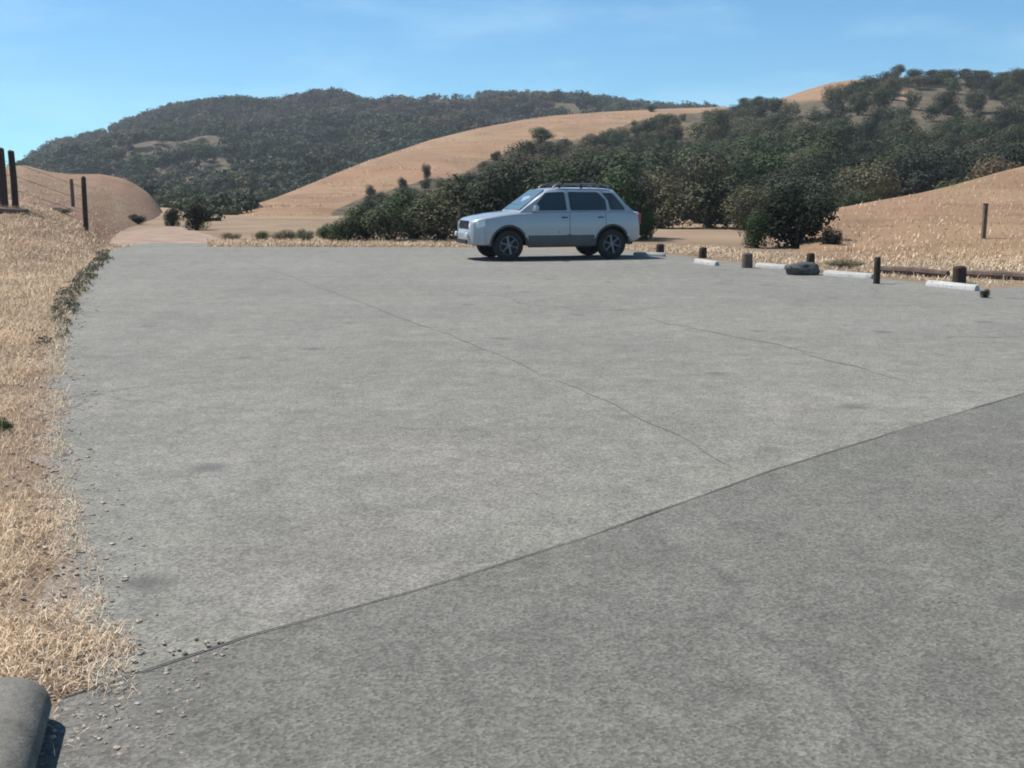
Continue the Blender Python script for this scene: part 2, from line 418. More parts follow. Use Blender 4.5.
def zrow(ytab, z):
    def f(px): return 0, ip(ytab, px), z
    return f
def on_surface(P, nv, px, py):            # point of a hill surface seen at a pixel
    Q = P[:, :nv]; qx, qy = project(Q); d = (qx - px) ** 2 + (qy - py) ** 2
    i, j = np.unravel_index(np.argmin(d), d.shape)
    return tuple(Q[i, j])
def inside(poly, x, y):
    c = False; n = len(poly); j = n - 1
    for i in range(n):
        if (poly[i][1] > y) != (poly[j][1] > y) and x < (poly[j][0] - poly[i][0]) * (y - poly[i][1]) / (poly[j][1] - poly[i][1]) + poly[i][0]: c = not c
        j = i
    return c
def paint_woods(o, P, test):
    a = o.data.attributes.new('woods', 'FLOAT', 'POINT'); qx, qy = project(P.reshape(-1, 3))
    a.data.foreach_set('value', [test(x, y) for x, y in zip(qx, qy)])

far_sky = [(-260, 215), (-100, 196), (0, 182), (25, 172), (38, 163), (52, 155), (80, 148), (100, 141), (140, 125), (175, 115), (205, 112), (240, 111), (275, 115), (300, 111), (315, 105), (345, 103), (375, 109), (420, 106), (470, 103), (520, 104), (570, 105), (620, 109), (660, 112), (700, 116), (780, 125), (900, 140)]
far_o, FP, fnv = hill('far_hill', -260, 900, 260, [zrow([(-260, 60), (225, 60), (300, 170), (900, 240)], -.6), pxrow([(-260, 226), (0, 205), (100, 183), (200, 166), (300, 158), (360, 160), (450, 150), (900, 170)], [(-260, 330), (900, 360)]), pxrow(far_sky, [(-260, 520), (300, 560), (900, 600)])],
                      lambda p: 220, M['far'], nv=60, noise_amp=.018, seed=3.3)
gold_sky = [(185, 243), (195, 236), (210, 227), (230, 217), (250, 208), (290, 192), (330, 176), (380, 157), (430, 140), (470, 130), (520, 121), (560, 116), (600, 112), (660, 109), (720, 107), (745, 107), (780, 99), (800, 92), (830, 83), (850, 80), (880, 78), (900, 77), (960, 77.5), (1024, 77), (1150, 82), (1500, 110), (1900, 150)]
gold_Y = [(185, 45), (195, 60), (210, 70), (250, 95), (330, 135), (430, 185), (520, 215), (600, 235), (740, 245), (1024, 255), (1900, 270)]
gold_o, GP, gnv = hill('golden_hill', 185, 1900, 420, [zrow([(185, 40), (320, 41), (450, 41), (640, 45), (740, 46), (1024, 60), (1900, 60)], -.35), pxrow(gold_sky, gold_Y)], lambda p: 120, M['golden'], nv=90, ease=1.35, noise_amp=.0085, seed=1.7)
left_o, LP, lnv = hill('grassy_hillock', -700, 170, 150,
    [zrow([(-700, 15), (0, 19), (60, 21), (86, 27), (105, 33), (135, 45), (170, 60)], -.08),
     pxrow([(-700, 185), (0, 207), (30, 212), (60, 222), (86, 231), (105, 234), (135, 230), (170, 227)], [(-700, 30), (0, 32), (86, 34), (105, 40), (135, 52), (170, 66)]),
     pxrow([(-700, 120), (-100, 162), (0, 167), (25, 165), (50, 172), (70, 174), (100, 174), (122, 178), (135, 184), (150, 194), (160, 208), (170, 224)], [(-700, 70), (0, 75), (60, 78), (100, 82), (170, 90)])],
    lambda p: 40, M['hillock'], nv=50, noise_amp=.005, seed=5.1)
mound_o, MP, mnv = hill('grassy_mound', 800, 1900, 200,
    [zrow([(800, 28), (820, 25), (876, 21.5), (960, 19.8), (1024, 19.6), (1900, 19)], -.06),
     pxrow([(800, 236), (818, 224), (838, 208), (870, 202), (920, 193), (950, 186), (1000, 172), (1024, 166), (1200, 130), (1900, 90)], [(800, 36), (838, 42), (920, 46), (1024, 55), (1200, 62), (1900, 75)])],
    lambda p: 25, M['mound'], nv=50, ease=1.3, noise_amp=.005, seed=8.8)

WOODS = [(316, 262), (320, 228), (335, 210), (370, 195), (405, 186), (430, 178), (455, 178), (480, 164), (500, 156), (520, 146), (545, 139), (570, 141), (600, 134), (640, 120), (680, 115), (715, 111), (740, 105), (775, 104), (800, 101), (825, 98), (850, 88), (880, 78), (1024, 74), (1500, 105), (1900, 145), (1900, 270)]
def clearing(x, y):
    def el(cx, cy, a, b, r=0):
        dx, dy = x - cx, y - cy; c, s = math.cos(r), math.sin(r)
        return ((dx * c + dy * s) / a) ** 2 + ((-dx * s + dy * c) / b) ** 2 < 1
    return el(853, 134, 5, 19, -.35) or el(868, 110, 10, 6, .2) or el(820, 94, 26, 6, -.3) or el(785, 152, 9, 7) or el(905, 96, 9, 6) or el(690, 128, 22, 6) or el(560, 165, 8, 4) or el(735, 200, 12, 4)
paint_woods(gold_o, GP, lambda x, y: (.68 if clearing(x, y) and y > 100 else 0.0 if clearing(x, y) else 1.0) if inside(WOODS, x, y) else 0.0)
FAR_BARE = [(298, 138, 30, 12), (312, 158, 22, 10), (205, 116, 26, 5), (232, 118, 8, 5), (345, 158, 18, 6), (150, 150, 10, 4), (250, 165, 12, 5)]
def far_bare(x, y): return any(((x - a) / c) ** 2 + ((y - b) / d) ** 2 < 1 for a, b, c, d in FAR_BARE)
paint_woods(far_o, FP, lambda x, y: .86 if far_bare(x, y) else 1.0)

# ------------------------------------------------------------------ foliage
def unit(n):
    v = rng.normal(size=(n, 3)); return v / np.linalg.norm(v, axis=1, keepdims=True)
def quads(C, N, size, aspect=.75):        # leaf sprays: one bent quad each
    n = len(C); t = np.cross(N, unit(n)); t /= np.linalg.norm(t, axis=1, keepdims=True) + 1e-9; b = np.cross(N, t)
    s = (size * rng.uniform(.6, 1.3, size=n))[:, None]
    a = C - t * s; c = C + t * s; bb = b * s * aspect
    return np.stack([a - bb * .35, C - bb + N * s * .25, c + bb * .2, C + bb], axis=1).reshape(-1, 3)
def crown_pts(ncl, per, leaf, rr=(.20, .34), base=.22, flat=1.0, skirt=False):
    """leaf sprays over clumps that fill a broad dome, unit width and height"""
    out = []
    for _ in range(ncl):
        d = unit(1)[0]; d[2] = (abs(d[2]) * 1.15 - .35) if not skirt else d[2] * .95
        rad = rng.uniform(.45, 1.0)
        c = np.array([d[0] * .36 * rad, d[1] * .36 * rad, base + .40 * (1 - base) + d[2] * .42 * rad * (1 - base)])
        r = rng.uniform(*rr) * .62
        n = unit(per); p = c + n * (r * rng.uniform(.72, 1.08, size=per))[:, None] * np.array([1, 1, .85])
        nn = n + unit(per) * .4 + np.array([0, 0, .35]); nn /= np.linalg.norm(nn, axis=1, keepdims=True)
        out.append(quads(p, nn, leaf))
    V = np.concatenate(out)
    V[:, 2] = np.where(V[:, 2] < .01, .01 + rng.random(len(V)) * .03, V[:, 2])
    return V
def normalise(V):
    V[:, :2] /= max(np.abs(V[:, :2]).max(), 1e-6) * 2.0; V[:, 2] /= V[:, 2].max(); return V
def trunk_mesh(name, top=.62, r=.045):
    bm = bmesh.new(); lean = random.uniform(-.05, .05)
    tube(bm, [(0, 0, -.03), (lean * .3, .01, .12), (lean, .02, .28)], [r * 1.3, r, r * .85])
    for k in range(4):
        a = k * 1.6 + random.random(); q = random.uniform(.16, .26)
        tube(bm, [(lean, .02, .26), (lean + math.cos(a) * q * .5, math.sin(a) * q * .5, .42), (lean + math.cos(a) * q, math.sin(a) * q, top + random.uniform(-.05, .15))], [r * .6, r * .42, r * .15], 6)
    return bm_mesh(name, bm, True)
OAK = [(normalise(crown_pts(30, 190, .0175, (.22, .38), .06, skirt=True)), trunk_mesh('trunk')) for _ in range(7)]
OAK = [(npmesh('crown', v, 4), t_) for v, t_ in OAK]
SHR = [npmesh('foliage', normalise(crown_pts(30, 150, .020, (.22, .36), .04, skirt=True)), 4) for _ in range(4)]
STEM = []
for _ in range(2):
    bm = bmesh.new()
    for k in range(6):
        a = k * 1.05 + random.random() * .5; q = random.uniform(.12, .3)
        tube(bm, [(0.02 * math.cos(a), .02 * math.sin(a), -.03), (q * .5 * math.cos(a), q * .5 * math.sin(a), .35), (q * math.cos(a), q * math.sin(a), .72)], [.022, .016, .006], 6)
    STEM.append(bm_mesh('stem', bm, True))
for c_, t_ in OAK: c_.materials.append(M['oak']); t_.materials.append(M['bark'])
for s_ in SHR: s_.materials.append(M['shrub'])
for s_ in STEM: s_.materials.append(M['bark'])

def oak(loc, w_, h, label, group=None, name='oak_tree', cat='tree', leaf=None):
    r = empty(name, loc, random.uniform(0, 6.28)); c_, t_ = random.choice(OAK); r.scale = (w_, w_, h)
    a = bpy.data.objects.new('crown', c_); COL.objects.link(a); a.parent = r
    b = bpy.data.objects.new('trunk', t_); COL.objects.link(b); b.parent = r
    if leaf: a.material_slots[0].link = 'OBJECT'; a.material_slots[0].material = leaf
    return tag(r, label, cat, group)
def shrub(loc, w_, h, label, group=None, leaf=None, name='shrub', cat='shrub', wy=None):
    r = empty(name, loc, random.uniform(-.5, .5)); r.scale = (w_, wy or w_, h)
    a = bpy.data.objects.new('foliage', random.choice(SHR)); COL.objects.link(a); a.parent = r
    b = bpy.data.objects.new('stem', random.choice(STEM)); COL.objects.link(b); b.parent = r
    if leaf: a.material_slots[0].link = 'OBJECT'; a.material_slots[0].material = leaf
    return tag(r, label, cat, group)

# ---- woods on the golden hill's right-hand flank
def scatter(P, nv, spacing, jitter=.45):
    out = []; nu = P.shape[0]; Q = P[:, :nv]
    x0, x1 = Q[..., 0].min(), Q[..., 0].max(); y0, y1 = Q[..., 1].min(), Q[..., 1].max()
    # walk the surface along rows of equal distance
    ymax = y1; y = y0
    while y < ymax:
        xs = -0.35 * y
        while xs < .62 * y:
            xx = xs + random.uniform(-jitter, jitter) * spacing; yy = y + random.uniform(-jitter, jitter) * spacing
            out.append((xx, yy)); xs += spacing
        y += spacing * .87
    return out
def height_fn(P, nv):
    Q = P[:, :nv]; ratios = Q[:, nv // 2, 0] / Q[:, nv // 2, 1]
    def f(x, y):
        r = x / y; i = np.searchsorted(ratios, r)
        if i <= 0 or i >= len(ratios): return None
        t_ = (r - ratios[i - 1]) / (ratios[i] - ratios[i - 1])
        zs = []
        for c_ in (Q[i - 1], Q[i]):
            if y < c_[0, 1] or y > c_[-1, 1]: return None
            zs.append(np.interp(y, c_[:, 1], c_[:, 2]))
        return zs[0] * (1 - t_) + zs[1] * t_
    return f
gz = height_fn(GP, gnv)
cand = []
for x, y in scatter(GP, gnv, 4.5):
    z = gz(x, y)
    if z is None: continue
    h = random.uniform(2.2, 5.2) * (1.0 if y > 80 else .85); w_ = h * random.uniform(1.05, 1.5)
    bx, by = project((x, y, z))
    if bx > 850 and by < 92: h *= .62
    if bx < 700 and y > 120: h = min(h, 3.6); w_ = min(w_, 4.6)
    if bx < 760:                                          # smaller oaks along the open edge of the woods
        for _try in range(3):
            tx, ty = project((x, y, z + h)); lx, ly = project((x - w_ * .45, y, z + h * .6))
            if inside(WOODS, tx, ty + 5) and inside(WOODS, lx + 3, ly + 5): break
            h *= .72; w_ *= .78
        else: continue
    px, py = project((x, y, z + h * .5))
    if not inside(WOODS, px, py) or clearing(px, py) or clearing(bx, by) or clearing(px, 2 * py - by): continue
    dens = mn.noise(Vector((x * .035, y * .035, 2.2)))
    if random.random() < (.06 + max(0, dens) * .25 if px < 720 else .12 + max(0, dens) * .9 + (.22 if by < 150 else 0)): continue
    if y < 47 and px > 640: continue
    # skip what the near mound hides
    if px > 845 and by > ip([(838, 208), (870, 202), (920, 193), (950, 186), (1000, 172), (1024, 166), (1200, 130), (1900, 90)], px) + 45: continue
    cand.append((x, y, z, h, w_, px, py))
vis = [c_ for c_ in cand if -20 < c_[5] < 1045]
vis.sort(key=lambda c_: c_[1] / c_[3])
things, rest = vis[:275], vis[275:] + [c_ for c_ in cand if not -20 < c_[5] < 1045 and c_[5] < 1300]
for x, y, z, h, w_, px, py in things:
    oak((x, y, z - .1), w_, h, 'dark rounded oak packed among others in the hillside woods behind the lot', 'oaks of the wooded hillside')
def mass(name, items, mat, ncl, per, leaf):
    T = []; tm = [normalise(crown_pts(ncl, per, leaf, (.26, .42), .12, skirt=True)) for _ in range(12)]
    Vs = []
    for x, y, z, h, w_ in items:
        v = tm[random.randrange(12)]; a = random.uniform(0, 6.28); c_, s_ = math.cos(a), math.sin(a)
        q = np.empty_like(v); q[:, 0] = (v[:, 0] * c_ - v[:, 1] * s_) * w_ + x; q[:, 1] = (v[:, 0] * s_ + v[:, 1] * c_) * w_ + y; q[:, 2] = v[:, 2] * h + z - .1
        Vs.append(q); T.append(np.full(len(q), random.random(), dtype=np.float32))
    me = npmesh(name, np.concatenate(Vs), 4); at_ = me.attributes.new('tint', 'FLOAT', 'POINT'); at_.data.foreach_set('value', np.concatenate(T))
    return link(name, me, mat)
o = mass('hillside_woods', [c_[:5] for c_ in rest], M['oakm'], 16, 80, .03)
tag(o, 'dark oak woods covering the upper part of the right hillside', 'woods', kind='stuff')
print('hill oaks', len(things), 'mass', len(rest))

# ---- far wooded hill
fz = height_fn(FP, fnv); fi = []
for _ in range(16000):
    y = math.sqrt(random.uniform(62 ** 2, 600 ** 2)); x = y * random.uniform(-.52, .28)
    z = fz(x, y)
    if z is None: continue
    px, py = project((x, y, z + 2.5))
    if (far_bare(px, py) and random.random() < .45) or (random.random() < .25 and far_bare(px + 6, py + 4)): continue
    if not (20 < px < 760) or py > 232 or (y < 115 and px < 168): continue
    if px > 215 and py > ip(gold_sky, px) + 12: continue
    if mn.noise(Vector((x * .016, y * .009, 9))) + .5 * mn.noise(Vector((x * .05, y * .03, 4))) > .14 and random.random() < .85: continue
    h = random.uniform(3.5, 6.5) * min(1, max(.45, y / 300)); fi.append((x, y, z, h, h * random.uniform(1.1, 1.6)))
print('far', len(fi))
o = mass('far_woods', fi, M['fleaf'], 10, 28, .055)
tag(o, 'grey green wood covering the far hill on the left', 'woods', kind='stuff')

# ---- single trees and shrubs one can point to
def gold_at(px, py): return on_surface(GP, gnv, px, py)
def px_tree(P, nv, px, py_base, wpx, hpx, label, fn=oak, **kw):
    x, y, z = on_surface(P, nv, px, py_base); s = y / F
    return fn((x, y, z - .05), wpx * s, hpx * s, label, **kw)
px_tree(GP, gnv, 898, 78, 17, 14, 'round dark tree standing alone on the crest of the right ridge')
px_tree(GP, gnv, 541, 142, 30, 16, 'broad dark oak on the bare golden slope above the white car', )
px_tree(GP, gnv, 428, 180, 12, 18, 'small upright dark tree at the upper edge of the woods on the golden slope')
px_tree(GP, gnv, 401, 193, 13, 17, 'small dark round tree left of the upright one on the golden slope')
px_tree(GP, gnv, 371, 198, 14, 15, 'leftmost small dark tree of the three where the golden slope meets the woods')
px_tree(GP, gnv, 497, 160, 16, 10, 'low bush on the golden slope just left of the broad oak', fn=shrub)
px_tree(GP, gnv, 650, 112, 12, 7, 'small dark tree breaking the golden skyline near its middle')
for px, hp in ((745, 11), (758, 12), (772, 10)):
    px_tree(GP, gnv, px, 107.5, 20, hp, 'dark tree in the short skyline clump ending the golden ridge', group='skyline clump on the golden ridge')
for px in (915, 932, 948, 966, 985, 1003, 1020):
    px_tree(GP, gnv, px, 78, 24, 7 + random.random() * 3, 'low dark tree in the even row along the right ridge crest', group='trees along the right-hand crest')
# hillock and the gap left of the golden slope
px_tree(LP, lnv, 137, 222, 27, 10, 'low dark shrub at the foot of the tan hillock beside the track', fn=shrub)
px_tree(LP, lnv, 63, 213, 30, 7, 'low grey-green shrub in the dry grass behind the fence', fn=shrub, leaf=M['weed'])
x, y, z = gr(173, 226); shrub((x, y, -.05), 1.15, 1.1, 'smaller dark bush at the end of the dirt track', name='bush', cat='bush')
x, y, z = gr(197, 230); shrub((x, y, -.05), 1.5, 1.4, 'larger dark bush at the end of the dirt track against the golden slope', name='bush', cat='bush')
for px, py, w_, h in ((232, 240, 1.0, .3), (262, 239.5, .8, .35), (287, 240, 1.3, .4), (306, 241, .9, .45)):
    x, y, z = gr(px, py); shrub((x, y, -.03), w_, h, 'low grey-green shrub at the foot of the bare golden slope', 'low shrubs at the foot of the golden slope', leaf=M['weed'], wy=.5)
# oaks along the lot's far edge
edge = [(328, 37.5, 1.1, .65), (345, 36.2, 1.6, .95), (366, 37, 1.9, 1.25), (390, 36, 2.1, 1.45), (414, 37.5, 2.4, 1.75), (441, 36.4, 2.5, 1.8), (470, 38, 2.9, 2.3), (500, 37, 2.9, 2.7), (528, 38.5, 3.0, 2.9), (556, 37, 2.9, 2.7), (584, 38.5, 3.0, 2.8), (612, 37.5, 2.8, 2.6), (631, 39, 2.6, 2.3)]
for px, Y, w_, h in edge:
    x = (px - 512) * CT / F * Y
    shrub((x, Y, -.05), w_ * 1.1, h, 'dark evergreen bush in the dense row just beyond the far edge of the lot', 'bushes along the far edge of the lot', leaf=M['oak'], name='bush', cat='bush')
x, y, z = gr(646, 240); shrub((x, y, -.03), .75, 1.25, 'narrow fresh green bush just behind the rear of the parked car', leaf=M['green'], name='bush', cat='bush')
x, y, z = gr(756, 248); shrub((x, y, -.03), 1.15, 1.2, 'bright green bush at the left side of the big dark bush', leaf=M['green'], name='bush', cat='bush')
x, y, z = gr(796, 247.5); shrub((x, y, -.08), 2.75, 1.85, 'big dark bush behind the row of wheel stops', leaf=M['dkbush'], name='bush', cat='bush')
x, y, z = gr(832, 251); shrub((x, y, -.05), .8, .75, 'small brownish bush on the right side of the big dark bush', name='bush', cat='bush', leaf=M['bark'] if False else None)

# ------------------------------------------------------------------ dry grass, straw, weeds
le_np = np.array([(p[0], p[1]) for p in le])
lz = height_fn(LP, lnv); mz = height_fn(MP, mnv)
order = np.argsort(le_np[:, 1]); EY, EX = le_np[order, 1], le_np[order, 0]
def blades(name, pts, hgt, wid, lean):
    n = len(pts); pts = np.asarray(pts); a = rng.uniform(0, 6.283, n); d = np.stack([np.cos(a), np.sin(a), np.zeros(n)], 1)
    q = np.stack([-np.sin(a), np.cos(a), np.zeros(n)], 1); L = (hgt * rng.uniform(.5, 1.4, n))[:, None]; W = (wid * rng.uniform(.6, 1.4, n))[:, None]
    ln = np.clip(rng.normal(lean, .35, n), .05, 1.5)[:, None]
    up = np.array([0, 0, 1.0]); tip = pts + (d * np.sin(ln) + up * np.cos(ln)) * L + up * .004
    mid = pts + (d * np.sin(ln * .6) + up * np.cos(ln * .6)) * L * .55 + up * .004
    e = q * W * .12
    return np.stack([pts - q * W, pts + q * W, mid + q * W * .75, mid - q * W * .75, mid - q * W * .75, mid + q * W * .75, tip + e, tip - e], 1).reshape(-1, 3)
P_ = []; H_ = []; W_ = []; L_ = []
def add(x, y, z, h, w__, l): P_.append((x, y, z)); H_.append(h); W_.append(w__); L_.append(l)
for _ in range(130000):                    # along the left edge of the lot
    y = 2.9 * (34 / 2.9) ** random.random()
    ex = float(np.interp(y, EY, EX)); lim = -.56 * y - 1.0
    x = ex + .12 - abs(random.gauss(0, 1)) * .05 - random.random() ** 1.2 * (ex - lim)
    d = ex - x
    if d < .25 and random.random() < .6: continue
    if y < 3.6 and d < .5 and random.random() < .5: continue
    if y < 3.32 and x > -1.75 and random.random() < .93: continue
    n_ = mn.noise(Vector((x * .9, y * .9, 1)))
    if n_ < -.18 and random.random() < .75: continue
    z = lz(x, y); z = 0.0 if z is None else max(0, z)
    k_ = max(1, y / 7)
    add(x, y, z, (.035 + .06 * random.random() + max(0, n_) * .05) * min(k_, 1.8), .0014 * k_, 1.35 if random.random() < .8 else .6)
for _ in range(9000):                     # verge beyond the far edge
    px = random.uniform(205, 480); Y = random.uniform(32.6, 37); x = (px - 512) * CT / F * Y
    add(x, Y, 0, .06 + random.random() * .09, .009, .9)
ye = np.array([(p[0], p[1]) for p in se]); oy = np.argsort(ye[:, 0]); SX, SY = ye[oy, 0], ye[oy, 1]
for _ in range(20000):                    # behind the wheel stops and up the mound
    x = random.uniform(3.2, 13.5); yb = float(np.interp(x, SX, SY)); y = yb + .25 + abs(random.gauss(0, 1)) * 2.2 + random.random() * 6
    if y > 33: continue
    z = mz(x, y); z = 0.0 if z is None else max(0, z)
    add(x, y, z, .04 + .07 * random.random(), .0042 * y / 20 * 1.2, 1.0)
for _ in range(5000):                    # upper mound and hillock
    if random.random() < .6:
        y = random.uniform(22, 54); x = y * random.uniform(.28, .50); z = mz(x, y)
    else:
        y = random.uniform(30, 70); x = y * random.uniform(-.5, -.33); z = lz(x, y)
    if z is None: continue
    add(x, y, z, .06 + .10 * random.random(), .012, .9)
for _ in range(22000):                    # tufts on the bare golden slope
    px = random.uniform(196, 760); Y = 42 * (220 / 42) ** random.random(); x = (px - 512) * CT / F * Y; z = gz(x, Y)
    if z is None: continue
    bx, by = project((x, Y, z))
    if mn.noise(Vector((x * .12, Y * .12, 3))) < -.05 or inside(WOODS, bx, by): continue
    add(x, Y, z, .14 + .16 * random.random(), .012 * max(1, Y / 60), .8)
B = blades('g', np.array(P_), np.array(H_), np.array(W_), 0.0 + np.array(L_))
o = link('dry_grass', npmesh('dry_grass', B, 4), M['straw'])
tag(o, 'short dry straw-coloured grass beside the lot and on the banks', 'grass', kind='stuff')

# gravel stones loose along the left edge
ico = bmesh.new(); bmesh.ops.create_icosphere(ico, subdivisions=1, radius=1.0)
iv = np.array([v.co[:] for v in ico.verts]); ifc = np.array([[v.index for v in f.verts] for f in ico.faces]); ico.free()
Vs = []
for _ in range(2000):
    y = 2.7 * (20 / 2.7) ** random.random(); ex = float(np.interp(y, EY, EX)); x = ex + random.gauss(-.02, .16)
    s = (.0025 + .010 * random.random() ** 3) * (1 + y * .06); q = iv * np.array([s, s * random.uniform(.7, 1.3), s * .6]) * rng.uniform(.8, 1.2, (len(iv), 1)); q = q + np.array([x, y, .008])
    Vs.append(q[ifc].reshape(-1, 3))
for _ in range(380):
    x = random.uniform(-1.6, -1.0); y = random.uniform(2.95, 3.75); s = .0025 + .010 * random.random() ** 3
    q = iv * np.array([s, s, s * .6]) * rng.uniform(.8, 1.2, (len(iv), 1)) + np.array([x, y, .012]); Vs.append(q[ifc].reshape(-1, 3))
stn = NT('pebbles'); gg = stn.n('ShaderNodeNewGeometry')
M['peb'] = stn.base(stn.ramp(gg.outputs['Random Per Island'], [(0, (.17, .13, .105)), (.4, (.28, .235, .195)), (.8, (.36, .31, .26)), (1, (.5, .45, .39))]), .95)
o = link('loose_gravel', npmesh('loose_gravel', np.concatenate(Vs), 3), M['peb'])
tag(o, 'loose brown gravel scattered along the edge of the asphalt', 'gravel', kind='stuff')
# weeds along the broken left edge
Vs = []
for _ in range(150):
    y = random.uniform(11, 30); ex = float(np.interp(y, EY, EX)); x = ex + random.gauss(-.06, .08); h = random.uniform(.03, .11)
    m = 60; n_ = unit(m); n_[:, 2] = abs(n_[:, 2]); p = n_ * np.array([h * 1.2, h * 1.2, h]) * rng.uniform(.5, 1, (m, 1)) + np.array([x, y, .02])
    Vs.append(quads(p, unit(m), .016))
o = link('edge_weeds', npmesh('edge_weeds', np.concatenate(Vs), 4), M['weed'])
tag(o, 'low grey-green weeds along the broken left edge of the asphalt', 'weeds', kind='stuff')
x, y, z = gr(3, 434); shrub((x, y, -.01), .17, .13, 'small dark green weed in the straw at the left edge', name='weed', cat='weed', leaf=M['green'])
x, y, z = gr(985, 298); shrub((x, y, 0), .20, .15, 'small dark weed growing from the asphalt beyond the nearest wheel stop', name='weed', cat='weed')
x, y, z = gr(845, 268); shrub((x, y, 0), 1.0, .22, 'low green weeds spreading behind the second nearest wheel stop', name='weed', cat='weed', leaf=M['weed'], wy=.4)

# ------------------------------------------------------------------ fence on the hillock
fr = empty('wire_fence'); tag(fr, 'old wire fence with dark wooden posts on the tan hillock', 'fence')
fp = []
for px, pb, pt, wd, mat in ((-60, 200, 155, .16, 'wood'), (4, 206, 150, .26, 'wood'), (17.5, 207, 152, .19, 'wood'), (70, 206, 179, .15, 'wood2'), (86.5, 231, 178, .15, 'wood'), ):
    x, y, z = on_surface(LP, lnv, px, pb); hh = (pb - pt) * y / F
    bm = bmesh.new()
    tube(bm, [(x, y, z - .3), (x + .01, y, z + hh * .5), (x + random.uniform(-.03, .03), y, z + hh - .03), (x, y, z + hh)], [wd / 2, wd / 2 * .97, wd / 2 * .93, wd / 2 * .6], 9)
    link('post', bm_mesh('post', bm, True), M[mat], fr); fp.append((x, y, z, hh))
ch = [fp[0], fp[1], fp[2], fp[4]]
for q in (.35, .62, .88):
    bm = bmesh.new(); tube(bm, [(p[0], p[1] - .02, p[2] + min(p[3], 1.45) * q) for p in ch], .006, 5)
    link('wire', bm_mesh('wire', bm), M['wire'], fr)
x0 = on_surface(LP, lnv, -22, 214); x1 = on_surface(LP, lnv, 26, 215)
bm = bmesh.new(); tube(bm, [(x0[0], x0[1], x0[2] + .06), ((x0[0] + x1[0]) / 2, x0[1], (x0[2] + x1[2]) / 2 + .09), (x1[0], x1[1], x1[2] + .06)], [.12, .11, .09], 9)
tag(link('log', bm_mesh('log', bm, True), M['log']), 'brown log lying in dry grass below the two tall fence posts', 'log')

# ------------------------------------------------------------------ wheel stops, bollards, rail, stone
def wheel_stop(pa, pb, label):
    a = Vector(gr(*pa)); b = Vector(gr(*pb)); L = min((b - a).length, 1.75); d = (b - a).normalized(); q = Vector((-d.y, d.x, 0)); c_ = (a + b) / 2
    bm = bmesh.new(); prof = [(-.075, 0), (-.07, .05), (-.04, .095), (.04, .095), (.07, .05), (.075, 0)]
    rings = []
    for s, k_ in ((-L / 2, .72), (-L / 2 + .05, 1), (0, 1), (L / 2 - .05, 1), (L / 2, .72)):
        rings.append([bm.verts.new(d * s + q * u * k_ + Vector((0, 0, v * (.8 + .2 * k_) + .006))) for u, v in prof])
    for r0, r1 in zip(rings, rings[1:]):
        for j in range(5): bm.faces.new((r0[j], r0[j + 1], r1[j + 1], r1[j]))
    bm.faces.new(rings[0]); bm.faces.new(rings[-1][::-1])
    o = link('wheel_stop', bm_mesh('wheel_stop', bm, True, 25), M['white']); o.location = c_
    return tag(o, label, 'wheel stop', 'white wheel stops along the right edge of the lot')
wheel_stop((634, 256.0), (665, 256.8), 'white wheel stop right behind the parked car, farthest of the row')
wheel_stop((696, 263), (717, 266), 'short white wheel stop second from the parked car')
wheel_stop((757, 267.3), (786, 269.6), 'white wheel stop between the dark bush and the low dark stone')
wheel_stop((825, 275.2), (873, 279.2), 'white wheel stop just left of the slim standing bollard')
wheel_stop((928, 285.8), (977, 291.2), 'long white wheel stop in front of the low brown rail, nearest of the row')
def bollard(px, pb, hh, wd, label, mat='wood'):
    x, y, z = gr(px, pb); bm = bmesh.new()
    lathe(bm, [(wd / 2 * 1.05, -.1), (wd / 2, .02), (wd / 2 * .97, hh * .6), (wd / 2 * .96, hh - .03), (wd / 2 * .75, hh), (.001, hh + .012)], (0, 0, 0), 'z', 12)
    o = link('bollard', bm_mesh('bollard', bm, True), M[mat]); o.location = (x, y, 0); o.rotation_euler = (random.uniform(-.04, .04), random.uniform(-.05, .05), 0)
    return tag(o, label, 'bollard', 'short wooden bollards behind the wheel stops')
bollard(660, 253, .24, .22, 'stubby dark bollard closest to the rear of the parked car')
bollard(702.5, 258, .26, .20, 'short brown bollard in front of the bare tan patch')
bollard(747, 268, .32, .24, 'thick grey bollard at the left foot of the big dark bush', 'wood2')
bollard(810, 272, .38, .18, 'dark bollard rising behind the low dark stone')
bollard(876.5, 284, .47, .12, 'slim dark bollard standing at the left end of the low brown rail')
bollard(959, 283, .30, .24, 'thick dark bollard behind the nearest wheel stop')
a = Vector(gr(881, 274)); b = Vector(gr(953, 279)); bm = bmesh.new()
tube(bm, [a + Vector((0, .25, .07)), (a + b) / 2 + Vector((0, .27, .085)), b + Vector((0, .25, .07))], [.075, .085, .07], 9)
tag(link('rail', bm_mesh('rail', bm, True), M['log']), 'low brown log rail on the ground between the slim and the thick bollard', 'rail')
a = Vector(gr(970, 279)); b = Vector(gr(1060, 284)); bm = bmesh.new()
tube(bm, [a + Vector((0, .55, .06)), (a + b) / 2 + Vector((0, .5, .075)), b + Vector((0, .55, .06))], [.07, .08, .075], 9)
tag(link('rail', bm_mesh('rail', bm, True), M['log']), 'low brown log rail running out of the picture right of the thick bollard', 'rail')
x, y, z = gr(804, 275); bm = bmesh.new(); bmesh.ops.create_icosphere(bm, subdivisions=3, radius=1)
for v in bm.verts:
    n_ = 1 + .22 * mn.noise(v.co * 1.5) + .08 * mn.noise(v.co * 4); v.co = Vector((v.co.x * .34, v.co.y * .2, v.co.z * .16)) * n_
o = link('stone', bm_mesh('stone', bm, True, 30), M['stone']); o.location = (x, y, .10)
tag(o, 'low dark stone lying at the lot edge in front of a bollard', 'stone')
